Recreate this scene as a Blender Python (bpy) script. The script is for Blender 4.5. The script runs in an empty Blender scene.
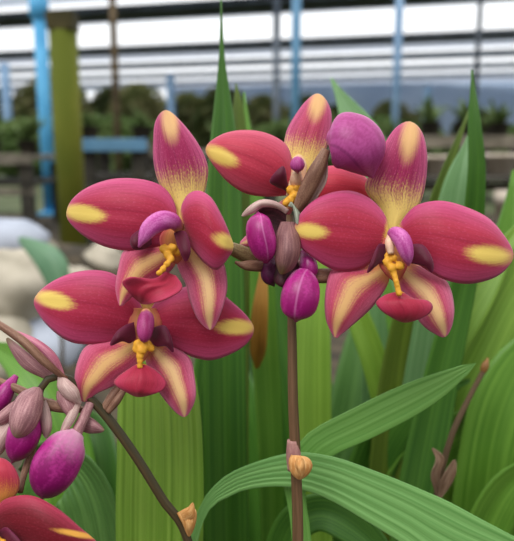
import bpy, math, random
from mathutils import Vector
random.seed(7)
sc = bpy.context.scene
COL = sc.collection

# ------------------------------------------------------------------ camera
F_PX, CX, CY = 653.0, 257.0, 270.5
PITCH = math.radians(10.45)
CAM = Vector((0, 0, 0.5))
RT = Vector((1, 0, 0))
FW = Vector((0, math.cos(PITCH), -math.sin(PITCH)))
UP = Vector((0, math.sin(PITCH), math.cos(PITCH)))


def at(x, y, d):
    """a place in the garden: direction measured from the camera, distance d in millimetres"""
    d = d / 1000.0
    return CAM + FW * d + RT * ((x - CX) / F_PX * d) + UP * ((CY - y) / F_PX * d)


def ground_y(d):
    """image height at which the soil lies at distance d (mm)"""
    dm = d / 1000.0
    return CY + F_PX * (CAM.z - dm * math.sin(PITCH)) / (dm * math.cos(PITCH))


cd = bpy.data.cameras.new('camera')
cam = bpy.data.objects.new('camera', cd)
COL.objects.link(cam)
cam.location = CAM
cam.rotation_euler = (math.pi / 2 - PITCH, 0, 0)
cd.sensor_fit = 'VERTICAL'
cd.sensor_height = 24
cd.lens = F_PX / 541 * 24
cd.clip_start = 0.01
cd.clip_end = 300
cd.dof.use_dof = True
cd.dof.focus_distance = 0.242
cd.dof.aperture_fstop = 8.6
sc.camera = cam

# ------------------------------------------------------------------ nodes


def srgb(r, g, b):
    def f(c):
        c /= 255
        return c / 12.92 if c <= .04045 else ((c + .055) / 1.055) ** 2.4
    return (f(r), f(g), f(b), 1)


class NT:
    def __init__(self, name):
        self.m = bpy.data.materials.new(name)
        self.m.use_nodes = True
        self.t = self.m.node_tree
        self.t.nodes.clear()

    def n(self, typ, **kw):
        nd = self.t.nodes.new(typ)
        for k, v in kw.items():
            setattr(nd, k, v)
        return nd

    def put(self, sock, v):
        if isinstance(v, bpy.types.NodeSocket):
            self.t.links.new(v, sock)
        else:
            sock.default_value = v

    def M(self, op, a, b=0.0, c=0.0):
        nd = self.n('ShaderNodeMath', operation=op)
        for i, v in enumerate((a, b, c)):
            self.put(nd.inputs[i], v)
        return nd.outputs[0]

    def ss(self, x, a, b):
        nd = self.n('ShaderNodeMapRange', interpolation_type='SMOOTHSTEP')
        if a > b:
            nd.inputs['From Min'].default_value, nd.inputs['From Max'].default_value = b, a
            nd.inputs['To Min'].default_value, nd.inputs['To Max'].default_value = 1, 0
        else:
            nd.inputs['From Min'].default_value, nd.inputs['From Max'].default_value = a, b
        self.put(nd.inputs['Value'], x)
        return nd.outputs['Result']

    def mix(self, f, a, b):
        nd = self.n('ShaderNodeMix', data_type='RGBA')
        self.put(nd.inputs[0], f)
        self.put(nd.inputs[6], a)
        self.put(nd.inputs[7], b)
        return nd.outputs[2]

    def uv(self, layer='UVMap'):
        s = self.n('ShaderNodeSeparateXYZ')
        self.t.links.new(self.n('ShaderNodeUVMap', uv_map=layer).outputs[0], s.inputs[0])
        return s.outputs[0], s.outputs[1]

    def noise(self, vec, scale, detail=2):
        nd = self.n('ShaderNodeTexNoise')
        nd.inputs['Scale'].default_value = scale
        nd.inputs['Detail'].default_value = detail
        if vec is not None:
            self.t.links.new(vec, nd.inputs['Vector'])
        return nd.outputs[0]

    def objvec(self):
        return self.n('ShaderNodeTexCoord').outputs['Object']

    def comb(self, x, y, z=0.0):
        nd = self.n('ShaderNodeCombineXYZ')
        self.put(nd.inputs[0], x)
        self.put(nd.inputs[1], y)
        self.put(nd.inputs[2], z)
        return nd.outputs[0]

    def finish(self, color, rough=.5, trans=0.0, spec=.3, bump=None, bstr=.3, bdist=.0005, sheen=0.0, metal=0.0):
        p = self.n('ShaderNodeBsdfPrincipled')
        self.put(p.inputs['Base Color'], color)
        self.put(p.inputs['Roughness'], rough)
        p.inputs['Specular IOR Level'].default_value = spec
        p.inputs['Sheen Weight'].default_value = sheen
        p.inputs['Metallic'].default_value = metal
        if bump is not None:
            b = self.n('ShaderNodeBump')
            b.inputs['Strength'].default_value = bstr
            b.inputs['Distance'].default_value = bdist
            self.t.links.new(bump, b.inputs['Height'])
            self.t.links.new(b.outputs[0], p.inputs['Normal'])
        out = self.n('ShaderNodeOutputMaterial')
        if trans > 0:
            tr = self.n('ShaderNodeBsdfTranslucent')
            self.put(tr.inputs['Color'], color)
            mx = self.n('ShaderNodeMixShader')
            mx.inputs[0].default_value = trans
            self.t.links.new(p.outputs[0], mx.inputs[1])
            self.t.links.new(tr.outputs[0], mx.inputs[2])
            self.t.links.new(mx.outputs[0], out.inputs[0])
        else:
            self.t.links.new(p.outputs[0], out.inputs[0])
        return self.m


_pm = {}


def petal_mat(col=(174, 42, 70), edge=(196, 74, 120), spot=None, spotcol=(236, 208, 104), base=0.0, basecol=(232, 190, 84),
              stripe=None, stripecol=(236, 196, 112), streak=.35, grain=.25):
    """flower tissue: u runs base to tip, v across; pigment spot, coloured throat, coloured midline, fine veins"""
    key = (col, edge, spot, spotcol, base, basecol, stripe, stripecol, streak, grain)
    if key in _pm:
        return _pm[key]
    t = NT('petal_tissue')
    u, v = t.uv()
    st = t.noise(t.comb(t.M('MULTIPLY', u, 2.2), t.M('MULTIPLY', v, 26.0)), 1.0, 3)
    gr = t.noise(t.comb(t.M('MULTIPLY', u, 46.0), t.M('MULTIPLY', v, 44.0)), 1.0, 3)
    sN = t.M('SUBTRACT', st, .5)
    gN = t.M('SUBTRACT', gr, .5)
    e = t.M('ABSOLUTE', t.M('SUBTRACT', t.M('MULTIPLY', v, 2.0), 1.0))
    ef = t.M('MAXIMUM', t.ss(e, .35, 1.0), t.ss(u, .78, 1.0))
    c = t.mix(ef, srgb(*col), srgb(*edge))
    dark = tuple(x * .62 for x in srgb(*col)[:3]) + (1,)
    c = t.mix(t.M('MULTIPLY', t.ss(st, .42, .72), streak + .1), c, dark)
    pale = tuple(min(1, x * 1.35 + .03) for x in srgb(*edge)[:3]) + (1,)
    c = t.mix(t.M('MULTIPLY', t.ss(gr, .5, .8), grain), c, pale)
    rough_noise = t.M('ADD', t.M('MULTIPLY', sN, .9), t.M('MULTIPLY', gN, .9))
    if base > 0:
        f = t.ss(t.M('ADD', t.M('DIVIDE', u, base), t.M('MULTIPLY', rough_noise, .9)), 1.25, .55)
        c = t.mix(f, c, srgb(*basecol))
    if stripe:
        v0, w, ua, ub = stripe
        wob = t.M('ADD', t.M('DIVIDE', t.M('ABSOLUTE', t.M('SUBTRACT', v, v0)), w), t.M('MULTIPLY', rough_noise, 1.5))
        f = t.M('MULTIPLY', t.ss(wob, 1.5, .1), t.M('MULTIPLY', t.ss(u, ua - .06, ua + .1), t.ss(u, ub + .06, ub - .06)))
        c = t.mix(t.M('MULTIPLY', f, .9), c, srgb(*stripecol))
    if spot:
        u0, v0, ru, rv, hard = spot          # in the flat frame of the petal: along its axis and across it, in axis lengths
        P, Q = t.uv('flat')
        a = t.M('DIVIDE', t.M('SUBTRACT', P, u0), ru)
        b = t.M('DIVIDE', t.M('SUBTRACT', Q, v0 + .5), rv)
        q = t.M('ADD', t.M('SQRT', t.M('ADD', t.M('MULTIPLY', a, a), t.M('MULTIPLY', b, b))), t.M('MULTIPLY', rough_noise, .55))
        f = t.ss(q, 1.45 - .25 * hard, .35 + .4 * hard)
        c = t.mix(t.M('MULTIPLY', f, .93), c, srgb(*spotcol))
    bump = t.M('ADD', t.M('MULTIPLY', st, .6), t.M('MULTIPLY', gr, .25))
    m = t.finish(c, rough=.5, trans=.14, spec=.22, bump=bump, bstr=.25, bdist=.0006, sheen=.12)
    _pm[key] = m
    return m


_tm = {}


def tissue(name, c1, c2, rough=.5, streaks=8, endcol=None, end=(0, .3), spec=.3, line=None, trans=0.06):
    """stems, buds and bracts: two pigments mixed along lengthwise streaks, another colour near one end, a seam line"""
    key = (name, c1, c2, rough, streaks, endcol, end, line)
    if key in _tm:
        return _tm[key]
    t = NT(name)
    u, v = t.uv()
    st = t.noise(t.comb(t.M('MULTIPLY', u, 2.5), t.M('MULTIPLY', v, float(streaks))), 1.0, 3)
    gr = t.noise(t.comb(t.M('MULTIPLY', u, 40.0), t.M('MULTIPLY', v, 40.0)), 1.0, 2)
    c = t.mix(t.ss(t.M('ADD', st, t.M('MULTIPLY', t.M('SUBTRACT', gr, .5), .5)), .35, .68), srgb(*c1), srgb(*c2))
    if endcol:
        f = t.ss(t.M('ADD', u, t.M('MULTIPLY', t.M('SUBTRACT', st, .5), .35)), end[0], end[1])
        c = t.mix(f, c, srgb(*endcol))
    if line:
        for v0, lc in line:
            f = t.ss(t.M('ABSOLUTE', t.M('SUBTRACT', v, v0)), .014, .003)
            c = t.mix(t.M('MULTIPLY', f, .34), c, srgb(*lc))
    m = t.finish(c, rough=rough, trans=trans, spec=spec, bump=st, bstr=.25, bdist=.0006)
    _tm[key] = m
    return m


_lm = {}


def leaf_mat(c1, c2, ribs=14, rough=.45, trans=.22):
    key = (c1, c2, ribs, rough)
    if key in _lm:
        return _lm[key]
    t = NT('leaf_tissue')
    u, v = t.uv()
    st = t.noise(t.comb(t.M('MULTIPLY', u, 1.2), t.M('MULTIPLY', v, ribs * 1.6)), 1.0, 3)
    fine = t.noise(t.comb(t.M('MULTIPLY', u, 4.0), t.M('MULTIPLY', v, ribs * 6.0)), 1.0, 2)
    blot = t.noise(t.comb(t.M('MULTIPLY', u, 7.0), t.M('MULTIPLY', v, 2.0)), 1.0, 3)
    s = t.M('ADD', t.M('MULTIPLY', st, .6), t.M('ADD', t.M('MULTIPLY', fine, .25), t.M('MULTIPLY', blot, .15)))
    c = t.mix(t.ss(s, .36, .64), srgb(*c1), srgb(*c2))
    m = t.finish(c, rough=rough, trans=trans, spec=.4, bump=s, bstr=.25, bdist=.0008)
    _lm[key] = m
    return m


def plain(name, c1, c2, scale=8.0, rough=.7, spec=.3, bdist=.01, metal=0.0, stretch=(1, 1, 1), trans=0.0):
    t = NT(name)
    mp = t.n('ShaderNodeMapping')
    mp.inputs['Scale'].default_value = stretch
    t.t.links.new(t.objvec(), mp.inputs['Vector'])
    nz = t.noise(mp.outputs[0], scale, 4)
    c = t.mix(t.ss(nz, .35, .65), srgb(*c1), srgb(*c2))
    return t.finish(c, rough=rough, spec=spec, bump=nz, bstr=.4, bdist=bdist, metal=metal, trans=trans)


# ------------------------------------------------------------------ objects
WLOC = {}


def props(o, label=None, cat=None, group=None, kind=None):
    for k, v in (('label', label), ('category', cat), ('group', group), ('kind', kind)):
        if v:
            o[k] = v
    return o


def empty(name, loc, parent=None, **kw):
    o = bpy.data.objects.new(name, None)
    o.empty_display_size = .02
    COL.objects.link(o)
    loc = Vector(loc)
    if parent:
        o.parent = parent
        o.location = loc - WLOC[parent.name]
    else:
        o.location = loc
    WLOC[o.name] = loc
    return props(o, **kw)


def mesh(name, verts, faces, mat, parent=None, uvs=None, origin=None, smooth=True, solid=0.0, flat=None, **kw):
    """one mesh object; verts in world space; its origin goes to `origin` (default: its first vertex)"""
    org = Vector(origin) if origin is not None else Vector(verts[0])
    me = bpy.data.meshes.new(name)
    me.from_pydata([tuple(Vector(p) - org) for p in verts], [], faces)
    if uvs:
        ul = me.uv_layers.new(name='UVMap')
        for lp in me.loops:
            ul.data[lp.index].uv = uvs[lp.vertex_index]
    if flat:
        ul = me.uv_layers.new(name='flat')
        for lp in me.loops:
            ul.data[lp.index].uv = flat[lp.vertex_index]
    me.polygons.foreach_set('use_smooth', [smooth] * len(me.polygons))
    me.materials.append(mat)
    me.validate()
    me.update()
    o = bpy.data.objects.new(name, me)
    COL.objects.link(o)
    if parent:
        o.parent = parent
        o.location = org - WLOC[parent.name]
    else:
        o.location = org
    WLOC[o.name] = org
    if solid:
        md = o.modifiers.new('thickness', 'SOLIDIFY')
        md.thickness = solid
        md.offset = 0
    return props(o, **kw)


# ------------------------------------------------------------------ curves


def cr(pts, per=10):
    pts = [Vector(p) for p in pts]
    if len(pts) < 3:
        return [pts[0].lerp(pts[1], i / per) for i in range(per + 1)]
    out = []
    ext = [pts[0] * 2 - pts[1]] + pts + [pts[-1] * 2 - pts[-2]]
    for i in range(1, len(ext) - 2):
        p0, p1, p2, p3 = ext[i - 1:i + 3]
        for k in range(per):
            t = k / per
            out.append(.5 * (2 * p1 + (p2 - p0) * t + (2 * p0 - 5 * p1 + 4 * p2 - p3) * t * t + (3 * p1 - p0 - 3 * p2 + p3) * t ** 3))
    out.append(pts[-1])
    return out


def resample(pl, n):
    L = [0]
    for a, b in zip(pl, pl[1:]):
        L.append(L[-1] + (b - a).length)
    out, j = [], 0
    for i in range(n + 1):
        s = L[-1] * i / n
        while j < len(L) - 2 and L[j + 1] < s:
            j += 1
        d = L[j + 1] - L[j]
        f = (s - L[j]) / d if d > 1e-12 else 0
        out.append(pl[j].lerp(pl[j + 1], max(0, min(1, f))))
    return out


def interp(vals, t):
    """smooth value at t in 0..1 of an evenly spaced list"""
    n = len(vals) - 1
    if n == 0:
        return vals[0]
    x = min(max(t, 0), 1) * n
    i = min(int(x), n - 1)
    f = x - i
    g = lambda k: vals[min(max(k, 0), n)]
    p0, p1, p2, p3 = g(i - 1), g(i), g(i + 1), g(i + 2)
    return .5 * (2 * p1 + (p2 - p0) * f + (2 * p0 - 5 * p1 + 4 * p2 - p3) * f * f + (3 * p1 - p0 - 3 * p2 + p3) * f ** 3)


def patch(name, L, tip, R, dep, mat, parent, cup=0., tilt=0., nu=34, nv=16, thick=.5, pleat=0., npl=8, ripple=0., mid=0., **kw):
    """a curved sheet (petal, sepal, leaf) between two edges that meet at a tip; dep: depth along it in mm, cup: edges bend away,
    tilt: one edge nearer, mid: a groove down the middle, pleat: lengthwise folds"""
    per = 10
    full = cr([Vector((p[0], p[1], 0)) for p in L] + [Vector((tip[0], tip[1], 0))] + [Vector((p[0], p[1], 0)) for p in reversed(R)], per)
    k = len(L) * per
    A = resample(full[:k + 1], nu)
    B = resample(list(reversed(full[k:])), nu)
    ph = random.random() * 6
    V, UVs, FL = [], [], []
    b0 = (A[0] + B[0]) / 2
    ax = Vector((tip[0], tip[1], 0)) - b0
    ln = ax.length
    ax /= ln
    pr = Vector((-ax.y, ax.x, 0))
    if isinstance(mat, dict):
        md = dict(mat)
        if 'spot' in md:
            x, y, ra, rb, hard = md['spot']
            q = Vector((x, y, 0)) - b0
            md['spot'] = (round(q.dot(ax) / ln, 4), round(q.dot(pr) / ln, 4), round(ra / ln, 4), round(rb / ln, 4), hard)
        mat = petal_mat(**md)
    for i in range(nu + 1):
        u = i / nu
        d0 = interp(dep, u)
        for j in range(nv + 1):
            v = j / nv
            p = A[i].lerp(B[i], v)
            e = 2 * v - 1
            w = math.sin(math.pi * min(1, u * .98 + .02)) if pleat == 0 else 1
            d = d0 + cup * e * e * w + tilt * e * w - mid * math.exp(-(e / .12) ** 2) * w * -1
            if ripple:
                d += ripple * math.sin(u * 7 + ph + e * 2.5) * abs(e) * w
            if pleat:
                d += pleat * math.cos(v * npl * 2 * math.pi)
            V.append(at(p.x, p.y, d))
            UVs.append((u, v))
            FL.append(((p - b0).dot(ax) / ln, (p - b0).dot(pr) / ln + .5))
    Fc = []
    for i in range(nu):
        for j in range(nv):
            a = i * (nv + 1) + j
            if i == nu - 1:
                Fc.append((a, a + 1, a + nv + 2, a + nv + 1))
            else:
                Fc.append((a, a + 1, a + nv + 2, a + nv + 1))
    return mesh(name, V, Fc, mat, parent, UVs, solid=thick / 1000, flat=FL, **kw)


def tube(name, pts, rad, mat, parent, seg=16, n=None, flat=1.0, lobes=0, lobe=0., cap=True, twist=0., **kw):
    """a round body along a path of (x, y, depth mm); rad in image pixels at the path's depth, evenly spaced along it"""
    W = [at(*p) for p in pts]
    n = n or max(8, 6 * (len(pts) - 1))
    S = resample(cr(W, 12), n)
    mmpp = sum(p[2] for p in pts) / len(pts) / F_PX / 1000
    V, UVs = [], []
    for i, c in enumerate(S):
        t = i / n
        T = (S[min(i + 1, n)] - S[max(i - 1, 0)]).normalized()
        sd = T.cross(FW)
        if sd.length < .15:
            sd = T.cross(UP)
        sd.normalize()
        nn = sd.cross(T).normalized()
        r = max(interp(rad, t), 0.0) * mmpp
        for j in range(seg + 1):
            a = 2 * math.pi * j / seg + twist * t
            rr = r * (1 + lobe * math.cos(lobes * a)) if lobes else r
            V.append(c + sd * (math.cos(a) * rr) + nn * (math.sin(a) * rr * flat))
            UVs.append((t, j / seg))
    Fc = []
    for i in range(n):
        for j in range(seg):
            a = i * (seg + 1) + j
            Fc.append((a, a + 1, a + seg + 2, a + seg + 1))
    if cap:
        for i, cpt, u in ((0, S[0], 0), (n, S[-1], 1)):
            q = len(V)
            V.append(cpt)
            UVs.append((u, .5))
            for j in range(seg):
                a = i * (seg + 1) + j
                Fc.append((q, a + 1, a) if i == 0 else (q, a, a + 1))
    return mesh(name, V, Fc, mat, parent, UVs, **kw)


def egg(rmax, base=.25, sharp=.8, n=14, r0=.0, fat=.85):
    """radius profile from a base to a tip"""
    out = []
    for i in range(n + 1):
        t = i / n
        r = math.sin(math.pi * t ** fat) ** sharp if 0 < t < 1 else 0
        out.append(rmax * max(r, r0 * (1 - t) if t < .5 else 0))
    return out


def blade(name, pts, widths, mat, parent, roll=0., fold=.25, pleat=.0, npl=5, nu=30, nv=10, thick=.35, **kw):
    """a long leaf along a path of (x, y, depth mm); half widths in pixels, evenly spaced; roll turns its face, fold makes a V section"""
    W = [at(*p) for p in pts]
    D = [p[2] for p in pts]
    S = cr(W, max(5, nu // (len(W) - 1)))
    nu = len(S) - 1
    V, UVs = [], []
    for i, c in enumerate(S):
        t = i / nu
        T = (S[min(i + 1, nu)] - S[max(i - 1, 0)]).normalized()
        sd = T.cross(FW).normalized()
        nn = sd.cross(T).normalized()
        s2 = sd * math.cos(roll) + nn * math.sin(roll)
        n2 = nn * math.cos(roll) - sd * math.sin(roll)
        h = interp(widths, t) * ((c - CAM).dot(FW)) / F_PX
        h = max(h, .00005)
        for j in range(nv + 1):
            e = 2 * j / nv - 1
            V.append(c + s2 * (e * h) - n2 * (h * fold * (abs(e) - .3)) + n2 * (pleat * .001 * math.cos(e * npl * math.pi)))
            UVs.append((t, j / nv))
    Fc = []
    for i in range(nu):
        for j in range(nv):
            a = i * (nv + 1) + j
            Fc.append((a, a + 1, a + nv + 2, a + nv + 1))
    return mesh(name, V, Fc, mat, parent, UVs, solid=thick / 1000, **kw)


def blob(name, c, size, mat, parent=None, amp=.15, seg=20, fr=2.0, seed=0, flat_bottom=False, **kw):
    """a rounded lump at world point c with half sizes `size`"""
    from mathutils import noise
    V, Fc, UVs = [], [], []
    rings = seg // 2 + 2
    for i in range(rings + 1):
        th = math.pi * i / rings
        for j in range(seg):
            ph = 2 * math.pi * j / seg
            d = Vector((math.sin(th) * math.cos(ph), math.sin(th) * math.sin(ph), math.cos(th)))
            k = 1 + amp * noise.noise(d * fr + Vector((seed * 3.1, seed * 1.7, 0))) * 2
            p = Vector((d.x * size[0], d.y * size[1], d.z * size[2])) * k
            if flat_bottom:
                p.z = max(p.z, -size[2] * .7)
            V.append(Vector(c) + p)
            UVs.append((i / rings, j / seg))
    for i in range(rings):
        for j in range(seg):
            a, b = i * seg + j, i * seg + (j + 1) % seg
            Fc.append((a, a + seg, b + seg, b))
    return mesh(name, V, Fc, mat, parent, UVs, origin=c, **kw)


def boxes(name, bl, mat, parent=None, rz=0., origin=(0, 0, 0), bev=.004, **kw):
    """boxes (x0,x1,y0,y1,z0,z1) about `origin`, turned by rz, as one mesh"""
    V, Fc = [], []
    c, s = math.cos(rz), math.sin(rz)
    for x0, x1, y0, y1, z0, z1 in bl:
        q = len(V)
        for z in (z0, z1):
            for x, y in ((x0, y0), (x1, y0), (x1, y1), (x0, y1)):
                V.append(Vector(origin) + Vector((x * c - y * s, x * s + y * c, z)))
        Fc += [(q, q + 3, q + 2, q + 1), (q + 4, q + 5, q + 6, q + 7)] + [(q + k, q + (k + 1) % 4, q + 4 + (k + 1) % 4, q + 4 + k) for k in range(4)]
    o = mesh(name, V, Fc, mat, parent, origin=origin, smooth=False, **kw)
    if bev:
        b = o.modifiers.new('bevel', 'BEVEL')
        b.width = bev
        b.segments = 2
    return o


def lathe(name, prof, c, mat, parent=None, seg=24, **kw):
    V, Fc, UVs = [], [], []
    for i, (r, z) in enumerate(prof):
        for j in range(seg):
            a = 2 * math.pi * j / seg
            V.append(Vector(c) + Vector((r * math.cos(a), r * math.sin(a), z)))
            UVs.append((i / (len(prof) - 1), j / seg))
    for i in range(len(prof) - 1):
        for j in range(seg):
            a, b = i * seg + j, i * seg + (j + 1) % seg
            Fc.append((a, b, b + seg, a + seg))
    return mesh(name, V, Fc, mat, parent, UVs, origin=c, **kw)


# ------------------------------------------------------------------ flower materials
RED = (182, 44, 64)
TAN = (226, 180, 118)


def sp(x, y, ra, rb, hard=.6, **kw):
    return dict(spot=(x, y, ra, rb, hard), **kw)


DORS = dict(col=(160, 36, 84), edge=(196, 84, 128), spotcol=TAN, base=.42, basecol=(242, 214, 122), streak=.65, grain=.5)
LAT = petal_mat(col=(182, 54, 82), edge=(208, 100, 132), stripe=(.5, .17, .0, 1.0), stripecol=(228, 184, 118), base=.2, basecol=(214, 140, 84), grain=.5)
LATW = petal_mat(col=(184, 58, 90), edge=(212, 112, 144), stripe=(.5, .18, .0, 1.0), stripecol=(232, 194, 134), base=.2, basecol=(214, 140, 84), grain=.55)
LIP = petal_mat(col=(168, 36, 62), edge=(184, 54, 86), streak=.35, grain=.3, base=.05, basecol=(228, 150, 60))
MAR = petal_mat(col=(86, 14, 38), edge=(104, 20, 56), streak=.3, grain=.12)
COLU = tissue('column_tissue', (170, 58, 134), (206, 112, 176), rough=.42, streaks=7, endcol=(214, 150, 110), end=(.22, .0))
COLR = tissue('column_rose', (150, 36, 96), (176, 70, 128), rough=.42, streaks=6, endcol=(214, 150, 90), end=(.18, .0))
CREAM = tissue('column_cream', (226, 178, 150), (236, 204, 170), rough=.5)
CALL = tissue('callus_tissue', (212, 138, 28), (238, 186, 66), rough=.55, streaks=10)
BUD = tissue('bud_tissue', (140, 18, 100), (174, 46, 132), rough=.36, streaks=9, spec=.4)
BUDL = tissue('bud_tissue_seam', (150, 20, 104), (184, 46, 136), rough=.36, streaks=9, spec=.4, line=((.72, (220, 140, 190)),))
BUDP = tissue('bud_tissue_pink', (158, 54, 118), (178, 74, 140), rough=.42, streaks=12, line=((.665, (84, 18, 62)),))
BUDW = tissue('bud_tissue_pale_base', (130, 18, 92), (172, 44, 128), rough=.38, streaks=9, endcol=(232, 176, 200), end=(.36, -.06))
BROWN = tissue('pedicel_tissue', (112, 76, 60), (146, 110, 88), rough=.55)
BROWNG = tissue('pedicel_green', (108, 84, 56), (146, 128, 88), rough=.55)
PINKB = tissue('bract_tissue_pink', (142, 96, 100), (184, 138, 138), rough=.55, streaks=12, endcol=(126, 112, 76), end=(.75, 1.05))
GREYB = tissue('bract_tissue_grey', (112, 72, 74), (146, 104, 100), rough=.55, streaks=12, endcol=(120, 106, 64), end=(.7, 1.0))
PALEB = tissue('bract_tissue_pale', (176, 142, 136), (204, 176, 166), rough=.55, streaks=12)
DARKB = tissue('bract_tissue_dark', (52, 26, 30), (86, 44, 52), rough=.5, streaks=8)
STEM = tissue('stem_tissue', (58, 52, 32), (86, 70, 46), rough=.5, streaks=6)
STEMB = tissue('stem_tissue_brown', (84, 64, 40), (112, 82, 58), rough=.5, streaks=6)
STEMD = tissue('stem_tissue_dark', (44, 46, 38), (66, 66, 54), rough=.5, streaks=6)
DRY = tissue('dry_bract_tissue', (190, 128, 66), (218, 170, 110), rough=.7, streaks=8)
PINKST = tissue('joint_tissue', (150, 104, 100), (176, 130, 120), rough=.6)


def callus(parent, pts, isth, dep):
    """two-knobbed golden callus with its narrow stalk, one mesh"""
    V, Fc, UVs = [], [], []
    from mathutils import noise
    mm = dep / F_PX / 1000
    for (x, y, r, dd) in pts + isth:
        c = at(x, y, dep + dd)
        q = len(V)
        sg, rg = 12, 8
        for i in range(rg + 1):
            th = math.pi * i / rg
            for j in range(sg):
                ph = 2 * math.pi * j / sg
                d = Vector((math.sin(th) * math.cos(ph), math.sin(th) * math.sin(ph), math.cos(th)))
                k = 1 + .35 * noise.noise(d * 2 + Vector((x, y, 0)))
                V.append(c + d * (r * mm * k))
                UVs.append((i / rg, j / sg))
        for i in range(rg):
            for j in range(sg):
                a, b = q + i * sg + j, q + i * sg + (j + 1) % sg
                Fc.append((a, a + sg, b + sg, b))
    o = mesh('callus', V, Fc, CALL, parent, UVs, label='golden yellow callus')
    m1 = o.modifiers.new('merge', 'REMESH')
    m1.mode = 'VOXEL'
    m1.voxel_size = .00032
    m1.use_smooth_shade = True
    m2 = o.modifiers.new('soften', 'SMOOTH')
    m2.factor = .6
    m2.iterations = 9


# ================================================================== SPIKE IN THE MIDDLE
base_c = at(298, ground_y(262), 262)
base_c.z = 0
spike = empty('orchid_spike', base_c, label='orchid spike on the straight upright stem, three red flowers around a knot of violet buds', cat='orchid',
              group='orchid spikes')
tube('stem', [(298, ground_y(262), 262), (298, 900, 258), (298, 560, 253), (296, 470, 251), (293, 400, 250), (292, 330, 250), (290, 250, 251), (289, 215, 252)],
     [8, 7.5, 6.5, 6, 5.6, 5.6, 5, 3.5], STEMB, spike, n=60)
tube('stem_joint', [(294, 470, 251), (293.5, 455, 250.7), (293, 440, 250.5)], [6.6, 7.4, 6], PINKST, spike, label='pinkish swollen joint of the stem')
o = patch('dry_bract', [(291, 455), (289, 462), (291, 472)], (299, 479), [(302, 456), (309, 459), (312, 466), (308, 474)], [246, 243, 243, 245], DRY, spike,
          cup=3, label='orange brown dried bract clasping the stem')
patch('dry_bract', [(297, 458), (296, 466)], (301, 476), [(303, 458), (304, 468)], [242.5, 240.5, 242], DRY, spike, cup=2)


def flower(parent, c, label):
    return empty('flower', at(*c), parent, label=label)


# ---- flower A, upper left
fa = flower(spike, (178, 235, 240), 'red flower turned to the left, above the lower left flower')
patch('dorsal_sepal', [(178, 226), (177, 214), (170, 202), (159.5, 184), (154, 163), (153.5, 140), (156, 121)], (166, 110.5),
      [(186, 226), (190, 212), (201, 199), (206, 185), (207.5, 166), (198, 144), (181, 122)], [243, 242, 240, 240, 243], dict(DORS, spot=(170, 122, 20, 8, .1)), fa, cup=4, mid=.6, ripple=.5)
patch('petal', [(177, 226), (175, 205), (164, 188), (144, 180), (115, 179), (91, 186), (74, 198)], (67, 212),
      [(178, 232), (166, 243), (150, 248), (131, 250.5), (107, 247), (86, 237), (70.5, 223)], [241, 238, 235, 235, 238, 242], sp(84, 213.5, 21, 8.5), fa, cup=5, mid=.5, ripple=.6)
patch('lateral_sepal', [(176, 246), (160, 244), (140, 245), (124, 251), (118.5, 269), (116, 288)], (120, 305.5),
      [(178, 252), (174, 266), (160, 281), (146, 290), (132, 297), (126, 302)], [241, 239, 237, 236, 237], LAT, fa, cup=4, ripple=.6)
patch('lateral_sepal', [(178, 245), (177, 262), (181, 274), (186, 284), (190, 300), (198, 319)], (210, 329.5),
      [(190, 240), (212, 250), (223, 262), (227, 284), (224, 303), (217, 321)], [241, 239, 236, 235, 238], LATW, fa, cup=4, ripple=.6)
patch('petal', [(182, 224), (181, 212), (183, 203), (189, 194), (199, 191), (211, 198), (222, 217), (230, 236)], (233, 247),
      [(184, 230), (187, 240), (193, 249), (205, 263), (217, 269.5), (228, 257.5)], [239, 231, 226, 227, 232],
      sp(228, 242, 15, 7, .2, base=.14, col=(170, 36, 62)), fa, cup=5, mid=.4)
patch('lip', [(166, 272), (153, 279), (134, 277), (126, 279), (123, 285)], (141, 303),
      [(176, 276), (182, 285), (180, 291), (171, 296.5), (158, 302)], [231, 228, 226, 227, 231], petal_mat(col=(168, 36, 62), edge=(184, 54, 86), streak=.35, grain=.3), fa, cup=-2.5, mid=-1, ripple=.6)
patch('side_lobe', [(174, 233), (178, 246)], (185.5, 261), [(180, 231), (186.5, 233), (190.5, 250)], [233, 229, 227, 228], MAR, fa, cup=1)
patch('side_lobe', [(150, 226), (138, 231), (131, 238)], (133, 248), [(152, 244), (143, 249)], [237, 234, 232, 233], MAR, fa, cup=2)
patch('throat', [(172, 222), (160, 236), (162, 250), (168, 256)], (177, 264), [(186, 224), (189, 238), (186, 252)], [240, 237, 236, 238],
      petal_mat(col=(206, 132, 72), edge=(176, 62, 66), streak=.5, grain=.6), fa, cup=-1, label='yellow blotched throat')
tube('column', [(179, 228, 236), (172, 221, 231), (161, 221, 227), (150, 228, 224), (143, 239, 223), (139, 247, 224)], [6, 8, 10, 9.6, 7, 1.4], COLU, fa, seg=20, n=26, flat=.9,
     label='violet arching column')
callus(fa, [(164, 249, 5, 0), (172, 248, 5, -1), (168, 255, 5, -1), (177, 252, 5, 1)], [(171, 259, 4, -2), (167, 264, 3.6, -3), (163, 269, 3.4, -4), (159, 273, 3.2, -5)], 231)
tube('pedicel', [(226, 247, 243), (235, 250, 243), (248, 256, 246), (262, 262, 249), (284, 268, 251)], [6, 7.5, 7.5, 6, 4], BROWNG, fa, n=20)
tube('pedicel_bract', [(235, 262, 241), (243, 265, 241), (256, 266, 244), (270, 268, 248)], [1.5, 5.2, 5.5, 4], BROWN, fa, n=20)

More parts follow.
